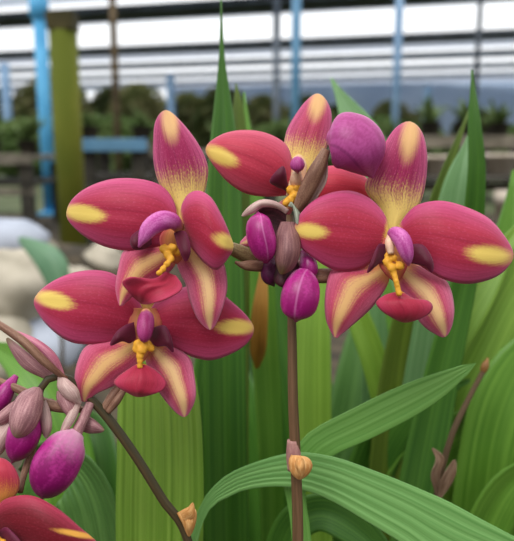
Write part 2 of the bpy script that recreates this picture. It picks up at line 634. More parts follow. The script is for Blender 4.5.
# ---- flower C, top middle
fc = flower(spike, (295, 185, 258), 'red flower at the top, half hidden behind the bracts and buds')
patch('dorsal_sepal', [(288, 182), (285, 165), (284, 148), (287, 131), (295, 116), (306, 101.5)], (317.5, 94),
      [(304, 180), (318, 165), (328, 142), (331.5, 118), (327, 102)], [262, 262, 262, 264, 268], dict(DORS, spot=(318, 103, 18, 8, .1), col=(180, 58, 88)), fc, cup=4, mid=.6)
patch('petal', [(292, 188), (292, 172), (291, 156), (286, 145), (275, 137), (259, 131.5), (240, 130.5), (224, 134), (211, 141.5)], (206, 149),
      [(291, 194), (283, 195.5), (260, 196), (243, 192), (227, 181), (215, 167), (208.5, 157)], [259, 254, 251, 252, 257], sp(221, 156, 18, 8, .5, col=(190, 54, 76), edge=(202, 82, 108)), fc, cup=5, mid=.5)
patch('petal', [(300, 180), (314, 170), (334, 166), (352, 170), (366, 178)], (374, 192), [(298, 192), (320, 206), (345, 208), (366, 202)], [260, 258, 256, 257, 261],
      petal_mat(col=(196, 50, 68), edge=(200, 70, 100)), fc, cup=4)
patch('lateral_sepal', [(292, 194), (283, 200), (268, 212), (255, 228)], (240, 244), [(298, 198), (285, 222), (262, 244)], [259, 260, 261, 262],
      LATW, fc, cup=3)
patch('lateral_sepal', [(292, 196), (300, 215)], (318, 244), [(300, 194), (318, 206), (326, 226)], [259, 260, 261, 262], LATW, fc, cup=3)
patch('side_lobe', [(286, 190), (276, 186), (270, 180)], (283, 166.5), [(289, 194), (287, 182)], [253, 250, 248, 249], MAR, fc, cup=1.5)
patch('throat', [(286, 196), (290, 178), (292, 160)], (300, 155), [(303, 196), (305, 178), (306, 164)], [254, 256, 257, 259],
      petal_mat(col=(226, 170, 130), edge=(232, 192, 150), streak=.15), fc, cup=2, label='cream yellow throat')
tube('column', [(296, 187, 253), (296.5, 178, 250), (297, 171, 248)], [5, 6.5, 4], CREAM, fc, label='cream column')
tube('column_cap', [(297.5, 174, 245), (297.5, 170, 244.5), (297.5, 166, 244), (297.5, 161.5, 244.5), (297.5, 158, 246)], [0, 5.5, 7.4, 5.6, 0], BUDP, fc, label='pink round cap of the column')
callus(fc, [(291, 190, 5, 0), (297, 188, 5, 1), (294, 196, 5, -1)], [(290, 200, 5, -2), (286, 203, 4, -2)], 250)

# ---- flower D, right
fd = flower(spike, (393, 250, 242), 'red flower facing the camera, right of the buds')
patch('dorsal_sepal', [(386, 238), (385, 222), (378, 206), (365, 188), (374, 167), (384, 145), (396, 128)], (410, 122),
      [(396, 238), (402, 224), (416, 210), (424, 190), (427, 158), (422, 133)], [246, 245, 243, 243, 247], dict(DORS, spot=(410, 137, 24, 9, .1)), fd, cup=4, mid=.6, ripple=.4)
patch('petal', [(388, 232), (386, 218), (374, 202), (355, 192), (335, 192), (315, 200), (300, 215)], (295, 229),
      [(387, 244), (378, 256), (360, 269), (335, 270), (311, 256), (298, 243)], [242, 238, 235, 235, 240], sp(310, 231, 17, 7.5, .4, base=.10, col=(178, 44, 68)), fd, cup=5, mid=.4, ripple=.5)
patch('petal', [(396, 234), (402, 221), (416, 206), (440, 201), (465, 207), (489, 219), (506, 239)], (513, 254),
      [(397, 244), (407, 255), (421, 266), (445, 279.5), (470, 283.5), (495, 277), (509, 265)], [242, 237, 233, 233, 236, 241], sp(490, 255, 23, 9, .4, base=.08, col=(176, 44, 68)), fd, cup=5, mid=.5, ripple=.9)
patch('lateral_sepal', [(384, 262), (360, 266), (334, 268), (326, 290), (326, 318)], (335, 337),
      [(390, 270), (387, 285), (372, 307), (351, 326), (341, 334)], [244, 241, 238, 237, 240], LAT, fd, cup=4, ripple=.6)
patch('lateral_sepal', [(392, 268), (396, 284), (406, 302), (421, 323), (434, 333)], (445, 336.5),
      [(400, 258), (424, 268), (446, 281), (453.5, 304), (452, 324)], [244, 241, 238, 237, 241], LATW, fd, cup=4, ripple=.6)
patch('lip', [(397, 292), (386, 295), (377, 301), (378, 307), (388, 315)], (405, 322), [(402, 292), (414, 299), (428, 301), (432.5, 308), (425, 316)],
      [233, 230, 228, 229, 232], LIP, fd, cup=2.5, mid=-1, ripple=.6)
patch('side_lobe', [(386, 262), (378, 264)], (367.5, 272.5), [(385, 244), (378, 245), (373, 258)], [236, 233, 231, 232], MAR, fd, cup=1.5)
patch('side_lobe', [(406, 262), (416, 264), (425, 266)], (432, 272), [(408, 246), (416, 244), (425, 247), (432.5, 261)], [236, 233, 231, 232], MAR, fd, cup=1.5)
patch('throat', [(384, 238), (378, 256), (382, 270)], (396, 282), [(402, 240), (408, 256), (406, 270)], [241, 238, 237, 239],
      petal_mat(col=(206, 132, 72), edge=(176, 62, 66), streak=.5, grain=.6), fd, cup=-1, label='yellow blotched throat')
tube('column', [(390, 237, 236), (395, 233.5, 231), (402, 240, 227), (406, 251, 226), (408, 260, 227), (408.5, 265.5, 229)], [4, 6.5, 8.6, 8.4, 6, 1.2], COLU, fd, seg=20, n=26, label='violet arching column')
tube('column_face', [(390, 236, 233), (390, 244, 230), (391, 254, 229)], [3.5, 5, 3], CREAM, fd, label='cream face of the column')
callus(fd, [(387, 262, 4.8, 0), (400, 266, 4.8, -1), (392, 268, 5, -1), (388, 256, 4, 1), (394, 258, 4, 0)], [(393.5, 273, 3.8, -1), (395, 277, 3.4, -1.5), (396, 281, 3.2, -2), (397, 285, 3.2, -2), (398, 289, 3.2, -2), (399, 293, 3.6, -2)], 230)
tube('pedicel', [(292, 278, 252), (305, 277, 248), (318, 276, 246), (334, 275, 247), (360, 268, 247)], [4, 6.5, 7.5, 7, 5], BROWN, fd, n=18)

# ---- buds and bracts of the middle spike
b = tube('bud', [(328, 137, 240), (343, 139, 238), (360, 152, 238), (373, 178.5, 241)], [6, 23, 28, 29, 27, 21, 11, .5], BUDP, spike, seg=48, n=40, flat=.85, lobes=3, lobe=.045,
         label='large pink violet bud at the upper right')
tube('pedicel', [(296, 212, 244), (307, 190, 241), (318, 168, 239), (326, 150, 239)], [5, 8, 8, 4.5], BROWN, b, seg=18, n=22)
patch('bract', [(299, 212), (312, 194), (324, 172)], (326, 152), [(304, 216), (318, 196), (327, 178)], [245, 243, 241, 240], PALEB, b, cup=-1)
b = tube('bud', [(266, 262, 240), (264, 248, 236), (260, 230, 235), (258, 212, 239)], [3, 11, 14, 13.8, 11, 1], BUDL, spike, seg=28, n=28, flat=.9, lobes=3, lobe=.03,
         label='small bright violet bud at the left of the knot')
b2 = tube('bud', [(307, 273, 243), (303, 283, 239), (299, 300, 237), (296, 322, 240)], [7, 15, 18.5, 19, 15.5, 1], BUDL, spike, seg=30, n=30, flat=.9, lobes=3, lobe=.03,
          label='bright violet bud hanging at the bottom of the knot')
tube('pedicel', [(290, 262, 250), (300, 266, 247), (307, 274, 243)], [4, 5, 6], PINKST, b2)
tube('bud', [(304, 252, 246), (308, 262, 243), (308, 272, 243), (303, 280, 246)], [4, 8, 9, 1], BUD, spike, label='violet bud half hidden by the right flower')
tube('bud', [(272, 258, 247), (269, 268, 245), (270, 278, 245), (274, 286, 247)], [4, 7.5, 8, 1], tissue('bud_tissue_dark', (70, 16, 52), (100, 28, 76), streaks=8), spike, label='dark violet bud low on the left')
patch('bract', [(281, 222), (276, 236), (275, 254), (277, 266)], (282, 274), [(294, 222), (299, 236), (300, 252), (294, 267)], [241, 234, 231, 232, 236], GREYB, spike, cup=5, label='grey brown hooded bract in the centre')
patch('bract', [(277, 262), (270, 275)], (280, 286), [(298, 262), (300, 276), (292, 286)], [243, 241, 240, 241], DARKB, spike, cup=4, label='dark shrivelled bract under the hooded bract')
patch('bract', [(289, 210), (276, 202), (262, 200), (250, 206)], (242, 216), [(286, 214), (276, 208), (262, 207), (253, 213)], [243, 239, 236, 236, 239], PALEB, spike, cup=1.5,
      label='pale arching bract over the left bud')
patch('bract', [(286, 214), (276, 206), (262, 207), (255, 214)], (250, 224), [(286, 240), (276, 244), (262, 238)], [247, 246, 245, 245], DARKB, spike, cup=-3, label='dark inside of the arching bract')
patch('bract', [(288, 206), (292, 203)], (297, 224), [(294, 208), (300, 214)], [242, 239, 238], tissue('bract_tissue_green', (120, 130, 112), (156, 160, 140)), spike, cup=1.5, label='grey green bract')

# ================================================================== SPIKE ON THE LEFT
base_l = at(215, ground_y(262), 262)
base_l.z = 0
left = empty('orchid_spike', base_l, label='orchid spike on the slanting stem, with grey pink bracts, violet buds and two red flowers', cat='orchid',
             group='orchid spikes')
tube('stem', [(215, ground_y(262), 262), (212, 900, 262), (206, 640, 260), (187, 538, 256), (163, 500, 253), (135, 455, 250), (108, 418, 248), (90, 398, 247), (76, 384, 246), (62, 376.5, 244),
              (50, 378, 243), (42, 386, 242), (38, 398, 243)], [8, 8, 7.5, 7, 6.8, 6.8, 6.8, 6.4, 5.4, 4.6, 4.6, 4.6, 3.5], STEMD if False else STEM, left, n=110)
patch('dry_bract', [(177, 513), (183, 524)], (189, 536), [(190, 506), (196, 511), (195, 524)], [253, 250, 250, 253], DRY, left, cup=2, label='orange brown dried bract on the slanting stem')
patch('dry_bract', [(180, 512), (188, 508)], (193, 503), [(184, 520), (194, 517)], [250, 248, 248], DRY, left, cup=1)

fb = flower(left, (145, 340, 248), 'red flower facing the camera, below the one turned to the left')
patch('dorsal_sepal', [(138, 328), (138, 312), (132, 290), (130, 270), (136, 254)], (147, 244), [(156, 328), (156, 312), (164, 290), (166, 270), (158, 254)], [253, 254, 254, 255, 258],
      dict(DORS), fb, cup=4)
patch('petal', [(146, 318), (134, 292), (117, 276), (98, 270.5), (73, 273), (49, 284)], (34.5, 300),
      [(144, 334), (126, 337), (110, 342.5), (93, 344), (73, 342.5), (56, 333), (41, 317)], [250, 247, 244, 244, 247, 251], sp(54, 300, 20, 8, .5), fb, cup=5, mid=.5, ripple=.5)
patch('petal', [(146, 318), (160, 298), (190, 286), (212, 288), (233, 303), (248, 318)], (253.5, 330),
      [(150, 338), (165, 342), (176, 348), (191, 356), (210, 360), (229, 354.5), (246, 344)], [250, 247, 245, 245, 248, 252], sp(236, 327, 20, 7.5, .5), fb, cup=5, mid=.5, ripple=.6)
patch('lateral_sepal', [(134, 338), (110, 340), (87, 346), (77.5, 363), (75, 381), (79, 396)], (85, 401.5),
      [(146, 346), (139, 365), (128, 377), (113, 386), (97, 393)], [250, 247, 244, 243, 246], LAT, fb, cup=4, ripple=.6)
patch('lateral_sepal', [(143, 346), (148, 368), (157, 388), (166, 401), (176, 412)], (184.5, 416.5),
      [(152, 338), (172, 346), (189.5, 358), (194, 375), (195.5, 396), (190.5, 410)], [250, 247, 244, 243, 246], LATW, fb, cup=4, ripple=.6)
patch('lip', [(138, 364), (126, 371), (117, 378), (114.5, 384), (125, 391)], (138, 396.5), [(144, 364), (158, 372), (166.5, 382), (164, 389), (154, 393.5)],
      [241, 238, 236, 236, 239], LIP, fb, cup=3, mid=-1.2, ripple=.7)
patch('side_lobe', [(136, 338), (130, 343), (122, 341)], (110.5, 345), [(134, 322), (126, 325), (117, 332)], [244, 241, 239, 240], MAR, fb, cup=1.5)
patch('side_lobe', [(149, 338), (156, 346), (166, 346)], (173, 352), [(152, 328), (165, 326), (171, 338)], [244, 241, 239, 240], MAR, fb, cup=1.5)
patch('throat', [(134, 308), (128, 320), (132, 336), (138, 352)], (142, 362), [(156, 308), (162, 322), (158, 336), (150, 352)], [248, 246, 245, 246],
      petal_mat(col=(204, 138, 80), edge=(196, 90, 78), streak=.3, grain=.3), fb, cup=2, label='yellow blotched throat')
tube('column', [(146, 312, 242), (146, 320, 239), (145, 330, 237), (144.5, 337, 237), (144, 342, 239)], [5, 8, 8.6, 6.8, 1.5], COLR, fb, seg=20, n=24, label='violet column')
callus(fb, [(138, 344, 5, 0), (147, 345, 5, 0), (142, 350, 5, -1), (136, 349, 4, 0), (151, 348, 4, 0)], [(140, 356, 4, -1), (140, 361, 3.6, -1), (140, 366, 3.2, -1)], 240)
tube('pedicel', [(132, 372, 253), (120, 386, 251), (112, 398, 249), (103, 410, 248)], [4, 5.5, 5.5, 4], BROWN, fb, n=14)
tube('pedicel', [(124, 390, 248), (116, 402, 247), (108, 412, 247)], [3, 4, 3], BROWN, fb, n=12)

fe = flower(left, (5, 530, 226), 'dark red flower cut by the lower left corner')
patch('petal', [(-6, 516), (4, 500), (30, 495.5), (55, 507), (78, 526)], (100, 549), [(-6, 540), (20, 552), (45, 562), (75, 566)], [226, 221, 219, 221, 226],
      sp(76, 534, 22, 3, .3, col=(112, 16, 30), edge=(168, 48, 74), spotcol=(232, 170, 70)), fe, cup=4)
patch('dorsal_sepal', [(-14, 510), (-20, 488), (-16, 470)], (-2, 458.5), [(-2, 508), (14, 497), (19.5, 482), (12, 465)], [228, 226, 226, 230],
      petal_mat(col=(176, 46, 66), edge=(186, 60, 84), base=.46, basecol=(216, 140, 66)), fe, cup=3)
patch('petal', [(-8, 516), (-40, 490), (-80, 492)], (-105, 520), [(-8, 540), (-50, 560), (-90, 550)], [226, 222, 220, 226], sp(-90, 515, 18, 7), fe, cup=4)
patch('lateral_sepal', [(0, 544), (10, 580)], (30, 620), [(10, 540), (40, 566), (45, 600)], [227, 224, 223, 226], LAT, fe, cup=3)
patch('side_lobe', [(0, 530), (8, 528)], (22, 545), [(-2, 540), (8, 548)], [221, 218, 217], MAR, fe, cup=1)
tube('column', [(-22, 522, 220), (-17, 529, 216), (-12, 540, 216), (-10, 548, 218)], [5, 8, 7, 1], COLR, fe)
callus(fe, [(2, 545, 6, 0), (-4, 540, 5, 0)], [(4, 552, 4, 0)], 218)
tube('pedicel', [(20, 492, 236), (23, 478, 240), (30, 455, 246), (44, 420, 248), (52, 400, 247)], [3, 3.4, 3.6, 3.6, 3], BROWN, fe, n=20)

# ---- buds and bracts of the left spike
b = tube('bud', [(76, 434, 241), (66, 448, 237), (53, 470, 235), (42, 499, 239)], [9, 19, 22.5, 23, 20, 13, 1], BUDW, left, seg=32, n=36, flat=.9, lobes=3, lobe=.02,
         label='large violet bud with a pale base, hanging lowest')
tube('pedicel', [(90, 404, 246), (85, 415, 243), (79, 427, 241), (75, 438, 240)], [4.5, 5, 5.5, 6], PINKB, b, n=14)
tube('pedicel_bract', [(78, 404, 243), (72, 416, 240), (65, 428, 239), (60, 440, 239)], [3, 5, 4, 1], PALEB, b, n=14)
b = tube('bud', [(34, 404, 245), (28, 420, 242), (22, 440, 240), (12, 463, 243)], [6, 12, 16, 15, 10, 1], BUD, left, seg=26, n=28, label='violet bud under the grey hooded bract')
patch('bract', [(34, 387), (20, 394), (11, 410), (10, 426)], (16, 437), [(42, 388), (43, 404), (38, 422), (28, 434)], [241, 234, 230, 230, 234], PINKB, b, cup=6, label='grey pink hooded bract')
patch('bract', [(42, 402), (40, 418), (42, 430)], (46, 438), [(46, 400), (51, 416), (51, 430)], [243, 241, 240, 242], PALEB, b, cup=2)
patch('bract', [(58, 377), (58, 388), (66, 398)], (80, 404), [(66, 378), (77, 388), (80, 397)], [241, 238, 238, 241], PALEB, left, cup=2.5, label='pale bract at the bend of the stem')
patch('bract', [(57, 391), (58, 402)], (70, 418), [(66, 392), (74, 400), (78, 414)], [244, 241, 240, 242], PINKB, left, cup=2.5)
tube('pedicel', [(86, 410, 249), (66, 408, 247), (44, 403, 246), (20, 390, 248), (-8, 378, 250)], [3, 5.5, 5, 4, 3.5], BROWN, left, n=24, label='brown pink flower stalk pointing left')
patch('bract', [(80, 420), (88, 416)], (104, 430), [(80, 430), (90, 433)], [246, 244, 246], PINKB, left, cup=2)
s = tube('spent_flower', [(66, 379, 243), (46, 363, 237), (24, 342, 236), (0, 325, 240), (-20, 312, 246)], [2.5, 4.2, 4.4, 3.6, 3], BROWN, left, n=30, label='closed withered flower pointing to the upper left')
patch('sepal', [(65, 376), (56, 355), (38, 340)], (14, 331), [(62, 378), (44, 362), (28, 346)], [243, 240, 239, 242], tissue('spent_tissue', (176, 92, 118), (206, 140, 152), streaks=12), s, cup=2)
patch('sepal', [(58, 378), (34, 358)], (8, 338), [(48, 380), (24, 368), (11, 350)], [244, 241, 241, 244], PINKB, s, cup=2)
b = tube('bud', [(16, 376, 252), (8, 388, 249), (0, 402, 248), (-10, 414, 250)], [3, 8, 9, 1], BUD, left, label='violet bud cut by the left edge')
patch('bract', [(22, 398), (10, 404), (-4, 416)], (-10, 424), [(24, 404), (14, 416), (4, 424)], [243, 240, 240, 242], PINKB, left, cup=2)
patch('bract', [(12, 416), (0, 424), (-8, 440)], (-2, 456), [(20, 420), (12, 438)], [244, 241, 240, 243], PALEB, left, cup=3)

# ================================================================== LEAVES
LG = leaf_mat((104, 144, 40), (138, 174, 66), 12)            # yellow green, ribbed
FRESH = leaf_mat((98, 150, 76), (130, 178, 102), 10, rough=.4)
PLAIN = leaf_mat((98, 150, 64), (126, 174, 88), 6, rough=.4)
MID = leaf_mat((74, 122, 30), (112, 158, 56), 9)
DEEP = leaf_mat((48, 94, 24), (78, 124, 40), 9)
SHADY = leaf_mat((34, 70, 20), (56, 98, 32), 8)  # deepened green: shade of the gaps between leaves put into the colour
OLIVE = leaf_mat((74, 96, 24), (102, 124, 38), 8)
SILV = leaf_mat((96, 140, 84), (124, 164, 108), 8)
DULL = leaf_mat((66, 108, 46), (102, 144, 72), 8)
OCHRE = leaf_mat((186, 132, 58), (208, 158, 76), 6)


def plant(px, d, label):
    p = at(px, ground_y(d), d)
    p.z = 0
    return empty('orchid_plant', p, label=label, cat='plant', group='leafy orchid plants')


def root_pt(px, d, dd=40):
    return (px, ground_y(d + dd), d + dd)


# --- plant with the broad ribbed leaf
p1 = plant(160, 340, 'orchid plant behind the lower left flower, with one broad yellow green ribbed leaf')
patch('leaf', [(140, ground_y(345)), (120, 800), (116, 541), (117, 460), (118, 400), (122, 350)], (150, 262), [(175, ground_y(345)), (196, 800), (203, 541), (203, 460), (199, 400), (188, 350)],
      [345, 330, 310, 302, 305, 315], LG, p1, pleat=.35, npl=9, nu=60, nv=72, thick=.35, label='broad yellow green ribbed leaf')
blade('leaf', [root_pt(120, 330), (112, 800, 345), (104, 620, 330), (96, 530, 318), (78, 480, 318), (52, 462, 330), (20, 470, 350)], [8, 30, 40, 42, 40, 28, 2], DULL, p1, roll=.5, fold=.2, pleat=.5, npl=10, nv=40)
blade('leaf', [root_pt(100, 380), (90, 900, 420), (80, 620, 420), (66, 450, 425), (30, 372, 440), (-20, 340, 470)], [8, 24, 28, 26, 20, 2], MID, p1, roll=-.2)
blade('leaf', [root_pt(150, 400), (130, 800, 440), (112, 600, 440), (96, 470, 450), (88, 430, 470), (70, 415, 500)], [8, 20, 26, 26, 20, 1], DEEP, p1)
blade('leaf', [root_pt(190, 400), (196, 800, 430), (206, 600, 420), (225, 520, 420), (232, 470, 430), (205, 450, 450)], [8, 16, 18, 18, 16, 1], FRESH, p1, roll=.4)

# --- plant in the middle
p2 = plant(300, 420, 'orchid plant behind the straight stem, with a long leaf arching to the lower right')
patch('leaf', [(150, ground_y(362)), (154, 740), (170, 580), (200, 507), (216, 484), (240, 468), (290, 453), (330, 456), (370, 469), (420, 489), (470, 513)], (590, 585),
      [(178, ground_y(362)), (180, 760), (188, 610), (204, 520), (232, 495), (262, 487), (296, 488), (330, 500), (366, 521), (402, 543), (460, 580)], [366, 354, 338, 314, 288, 272, 262, 258], FRESH, p2, pleat=.12, npl=6, nu=80, nv=40,
      thick=.35, label='long light green leaf arching to the lower right')
patch('leaf', [(318, ground_y(330)), (310, 800), (292, 540), (284, 480), (304, 437), (350, 410), (400, 386), (440, 372)], (476, 363),
      [(336, ground_y(330)), (328, 800), (312, 550), (306, 490), (328, 459), (372, 438), (418, 414), (450, 391)], [330, 325, 312, 300, 292, 286, 284, 286], PLAIN, p2, pleat=.05, npl=4, nu=60, nv=30, thick=.35,
      label='light green pointed leaf reaching right')
blade('leaf', [root_pt(330, 330), (300, 800, 345), (278, 620, 330), (286, 540, 322), (316, 512, 316), (356, 528, 312), (410, 580, 312)], [8, 16, 18, 18, 18, 18, 4], DEEP, p2, roll=.3)
# tall leaf with the thin tip
blade('leaf', [root_pt(238, 340), (232, 800, 372), (227, 480, 365), (225, 300, 362), (225, 180, 360), (224, 120, 360), (222, 60, 361), (221, -4, 363)], [10, 22, 22, 21, 17, 11, 3.2, .6], DEEP, p2, roll=.15, fold=.5)
blade('leaf', [root_pt(240, 380), (234, 800, 400), (231, 500, 396), (234, 300, 394), (238, 180, 392), (238, 110, 392), (236, 84, 394)], [10, 16, 18, 16, 12, 6, .8], OLIVE, p2, roll=-.5)
blade('leaf', [root_pt(270, 420), (272, 800, 440), (272, 500, 440), (262, 300, 440), (252, 180, 442), (244, 92, 446)], [8, 10, 12, 14, 9, .8], MID, p2)
blade('leaf', [(257, 368, 436), (258, 348, 412), (260, 310, 396), (264, 270, 396)], [2, 8, 8, 4], OCHRE, p2, fold=.5, label='withered ochre leaf')
blade('leaf', [root_pt(310, 420), (312, 800, 420), (311, 560, 410), (311, 440, 405), (312, 340, 405), (316, 260, 410), (322, 180, 416)], [10, 20, 22, 21, 19, 13, 1], LG, p2, roll=.2, fold=.3)
blade('leaf', [root_pt(420, 430), (418, 800, 440), (408, 560, 436), (394, 440, 430), (376, 366, 426), (356, 310, 426), (336, 256, 430)], [8, 12, 14, 14, 13, 11, 1], LG, p2, roll=.2, fold=.4)
blade('leaf', [root_pt(430, 440), (430, 800, 450), (426, 560, 446), (416, 440, 440), (406, 380, 440), (394, 320, 440), (378, 250, 445)], [8, 11, 12, 12, 11, 9, 1], MID, p2, roll=-.2, fold=.4)
blade('leaf', [root_pt(350, 470), (366, 800, 480), (380, 560, 470), (392, 400, 465), (388, 260, 465), (366, 150, 470), (331, 78, 485)], [10, 24, 30, 30, 28, 22, 1], SILV, p2, roll=.1, label='pale leaf tip behind the violet bud')
blade('leaf', [root_pt(225, 380), (222, 800, 400), (218, 560, 396), (214, 440, 396), (222, 330, 400), (240, 250, 410)], [10, 24, 28, 28, 22, 2], DEEP, p2, roll=-.3)
blade('leaf', [root_pt(290, 480), (296, 800, 500), (298, 560, 500), (290, 420, 500), (276, 320, 505), (268, 240, 510)], [10, 26, 30, 28, 22, 2], DEEP, p2, roll=.3)

# --- plant on the right
p3 = plant(450, 420, 'orchid plant at the right, with tall broad leaves leaning to the upper right')
blade('leaf', [root_pt(410, 340), (404, 800, 380), (410, 560, 385), (436, 400, 388), (466, 270, 378), (476, 180, 364), (474, 120, 360), (472, 70, 362)], [10, 22, 22, 18, 12, 9, 6, .8], DEEP, p3, roll=.2, fold=.4)
blade('leaf', [root_pt(400, 400), (388, 800, 420), (384, 560, 420), (394, 400, 416), (412, 290, 408), (440, 190, 402), (470, 108, 406)], [10, 18, 22, 22, 14, 8, 1], OLIVE, p3, roll=-.3)
blade('leaf', [root_pt(420, 420), (412, 800, 440), (410, 560, 430), (424, 420, 420), (444, 280, 400), (457, 190, 390), (470, 132, 394)], [10, 22, 26, 26, 21, 15, 1], SILV, p3, roll=.2)
blade('leaf', [root_pt(440, 440), (430, 800, 460), (424, 560, 450), (448, 430, 440), (488, 340, 436), (530, 260, 432), (590, 170, 434)], [10, 26, 30, 32, 30, 26, 2], LG, p3, roll=.25, fold=.2, pleat=.3, label='broad bright leaf leaning right under the right petal')
blade('leaf', [root_pt(390, 440), (376, 800, 450), (376, 560, 440), (404, 420, 426), (440, 346, 422), (476, 290, 422), (530, 210, 428)], [10, 22, 26, 26, 24, 20, 1], LG, p3, roll=.2)
blade('leaf', [root_pt(480, 420), (490, 800, 430), (486, 600, 420), (494, 470, 410), (520, 380, 405), (570, 300, 410)], [10, 30, 36, 36, 34, 2], MID, p3, roll=.3)
blade('leaf', [root_pt(400, 400), (392, 800, 440), (372, 610, 434), (392, 510, 430), (436, 448, 428), (500, 415, 430), (560, 400, 436)], [10, 26, 32, 32, 30, 26, 2], MID, p3, roll=-.4)
blade('leaf', [root_pt(440, 380), (436, 800, 390), (430, 620, 380), (476, 545, 392), (506, 490, 390), (550, 450, 398)], [10, 24, 26, 28, 26, 2], MID, p3, roll=-.3)
blade('leaf', [root_pt(380, 420), (366, 800, 440), (352, 600, 430), (366, 480, 420), (404, 410, 416), (470, 380, 420)], [10, 22, 26, 26, 24, 2], DEEP, p3, roll=-.2)
blade('leaf', [root_pt(500, 480), (520, 800, 500), (520, 560, 490), (512, 400, 480), (508, 280, 478), (514, 170, 484)], [10, 26, 34, 34, 26, 2], MID, p3)

# --- plants further back
p4 = plant(380, 700, 'orchid plant further back between the straight stem and the right leaves, in the shade')
p5 = plant(130, 640, 'orchid plant further back at the left, low leaves behind the slanting stem')
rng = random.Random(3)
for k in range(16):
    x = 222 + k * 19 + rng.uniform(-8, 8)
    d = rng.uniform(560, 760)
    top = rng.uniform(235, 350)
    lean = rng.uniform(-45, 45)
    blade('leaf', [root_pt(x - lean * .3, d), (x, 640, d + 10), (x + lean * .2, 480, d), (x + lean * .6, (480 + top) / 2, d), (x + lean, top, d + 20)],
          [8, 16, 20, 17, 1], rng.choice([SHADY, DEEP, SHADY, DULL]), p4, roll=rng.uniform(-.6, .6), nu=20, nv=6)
for k in range(9):
    x = 20 + k * 26 + rng.uniform(-8, 8)
    d = rng.uniform(520, 700)
    top = rng.uniform(375, 430)
    lean = rng.uniform(-50, 50)
    blade('leaf', [root_pt(x - lean * .3, d), (x, 700, d + 10), (x + lean * .2, 540, d), (x + lean * .6, (540 + top) / 2, d), (x + lean, top, d + 20)],
          [8, 16, 20, 17, 1], rng.choice([DEEP, MID, DULL]), p5, roll=rng.uniform(-.6, .6), nu=20, nv=6)

# --- withered stalk at the right, and a grey green leaf on the stones
dryb = at(400, ground_y(400), 400)
dryb.z = 0
dry = empty('withered_stalk', dryb, label='withered brown flower stalk with curled dry bracts, among the right leaves', cat='withered stalk')
DRYG = tissue('withered_tissue', (112, 84, 64), (150, 124, 102), rough=.8, streaks=8)
tube('stalk', [(400, ground_y(400), 400), (412, 800, 380), (424, 600, 350), (436, 500, 346), (450, 440, 350), (468, 400, 365), (486, 366, 380)], [4, 4, 4, 3.6, 3.2, 3, 2.6], tissue('withered_stem', (64, 50, 32), (86, 66, 42), rough=.8), dry, n=40)
patch('dry_bract', [(436, 496), (431, 476), (436, 460)], (432, 448), [(440, 495), (440, 474), (444, 458)], [345, 341, 340, 343], DRYG, dry, cup=-2)
patch('dry_bract', [(436, 498), (441, 480)], (454, 460), [(440, 500), (450, 486), (456, 472)], [345, 341, 340], DRYG, dry, cup=-2)
tube('dry_bud', [(482, 374, 378), (485, 366, 377), (488, 358, 378)], [2.5, 4, 1], tissue('dry_bud_tissue', (120, 84, 44), (150, 108, 60)), dry)

# ================================================================== BACKGROUND
SOIL = plain('soil', (44, 38, 28), (74, 64, 48), 14, .95)
GRASSG = plain('far_ground', (62, 72, 44), (84, 90, 60), 2, .95)
ROCK = plain('rock', (146, 138, 120), (184, 174, 156), 9, .85)
ROCKW = plain('pale_rock', (142, 148, 160), (172, 177, 188), 9, .8)
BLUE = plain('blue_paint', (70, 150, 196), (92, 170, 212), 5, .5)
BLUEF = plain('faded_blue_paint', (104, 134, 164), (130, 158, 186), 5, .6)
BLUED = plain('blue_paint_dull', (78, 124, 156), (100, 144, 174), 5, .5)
MOSS = plain('mossy_wood', (84, 92, 22), (112, 112, 34), 5, .9, stretch=(1, 1, .3))
BARK = plain('bark', (74, 62, 46), (104, 88, 66), 6, .9)
WOOD = plain('weathered_wood', (92, 86, 74), (126, 118, 104), 10, .85, stretch=(1, 4, 4))
DWOOD = plain('dark_wood', (48, 45, 39), (70, 66, 57), 10, .85)
STEEL = plain('grey_steel', (96, 104, 114), (124, 132, 142), 4, .6)
DSTEEL = plain('dark_steel', (48, 52, 58), (66, 72, 80), 4, .6)
POTM = plain('pale_pot', (178, 164, 146), (206, 194, 178), 12, .8)
HEDGE = plain('hedge_leaf', (84, 108, 56), (118, 136, 82), 3, .8, trans=.4)
TREE = plain('tree_leaf', (104, 112, 66), (142, 138, 96), 1.5, .8, trans=.4)
TREED = plain('tree_leaf_dark', (66, 78, 40), (100, 104, 62), 1.5, .8, trans=.4)
t = NT('roof_sheet')
SHEET = t.finish(srgb(226, 230, 238), rough=.5, trans=.6, spec=.2)

mesh('ground', [(-60, -8, 0), (60, -8, 0), (60, 90, 0), (-60, 90, 0)], [(0, 1, 2, 3)], SOIL, kind='structure', label='dark bare soil of the nursery')
boxes('ground_lawn', [(-30, 30, 5.2, 60, -.05, .012)], GRASSG, kind='structure', label='dull green ground beyond the benches', bev=0)


def post(name, x, d, wpx, top_z, mat, label, cat='post', group=None, round_=True):
    c = at(x, ground_y(d), d)
    c.z = 0
    c.x = (x - CX) / F_PX * d / 1000
    c.y = d / 1000 / math.cos(PITCH)
    w = wpx * d / F_PX / 2000
    e = empty(name, c, label=label, cat=cat, group=group)
    lathe('shaft', [(0, 0), (w, 0), (w, top_z), (0, top_z)], c, mat, e, 20) if round_ else boxes('shaft', [(-w, w, -w, w, 0, top_z)], mat, e, origin=c)
    boxes('foot_plate', [(-w * 1.6, w * 1.6, -w * 1.6, w * 1.6, 0, .03)], mat, e, origin=c)
    return e, c, w


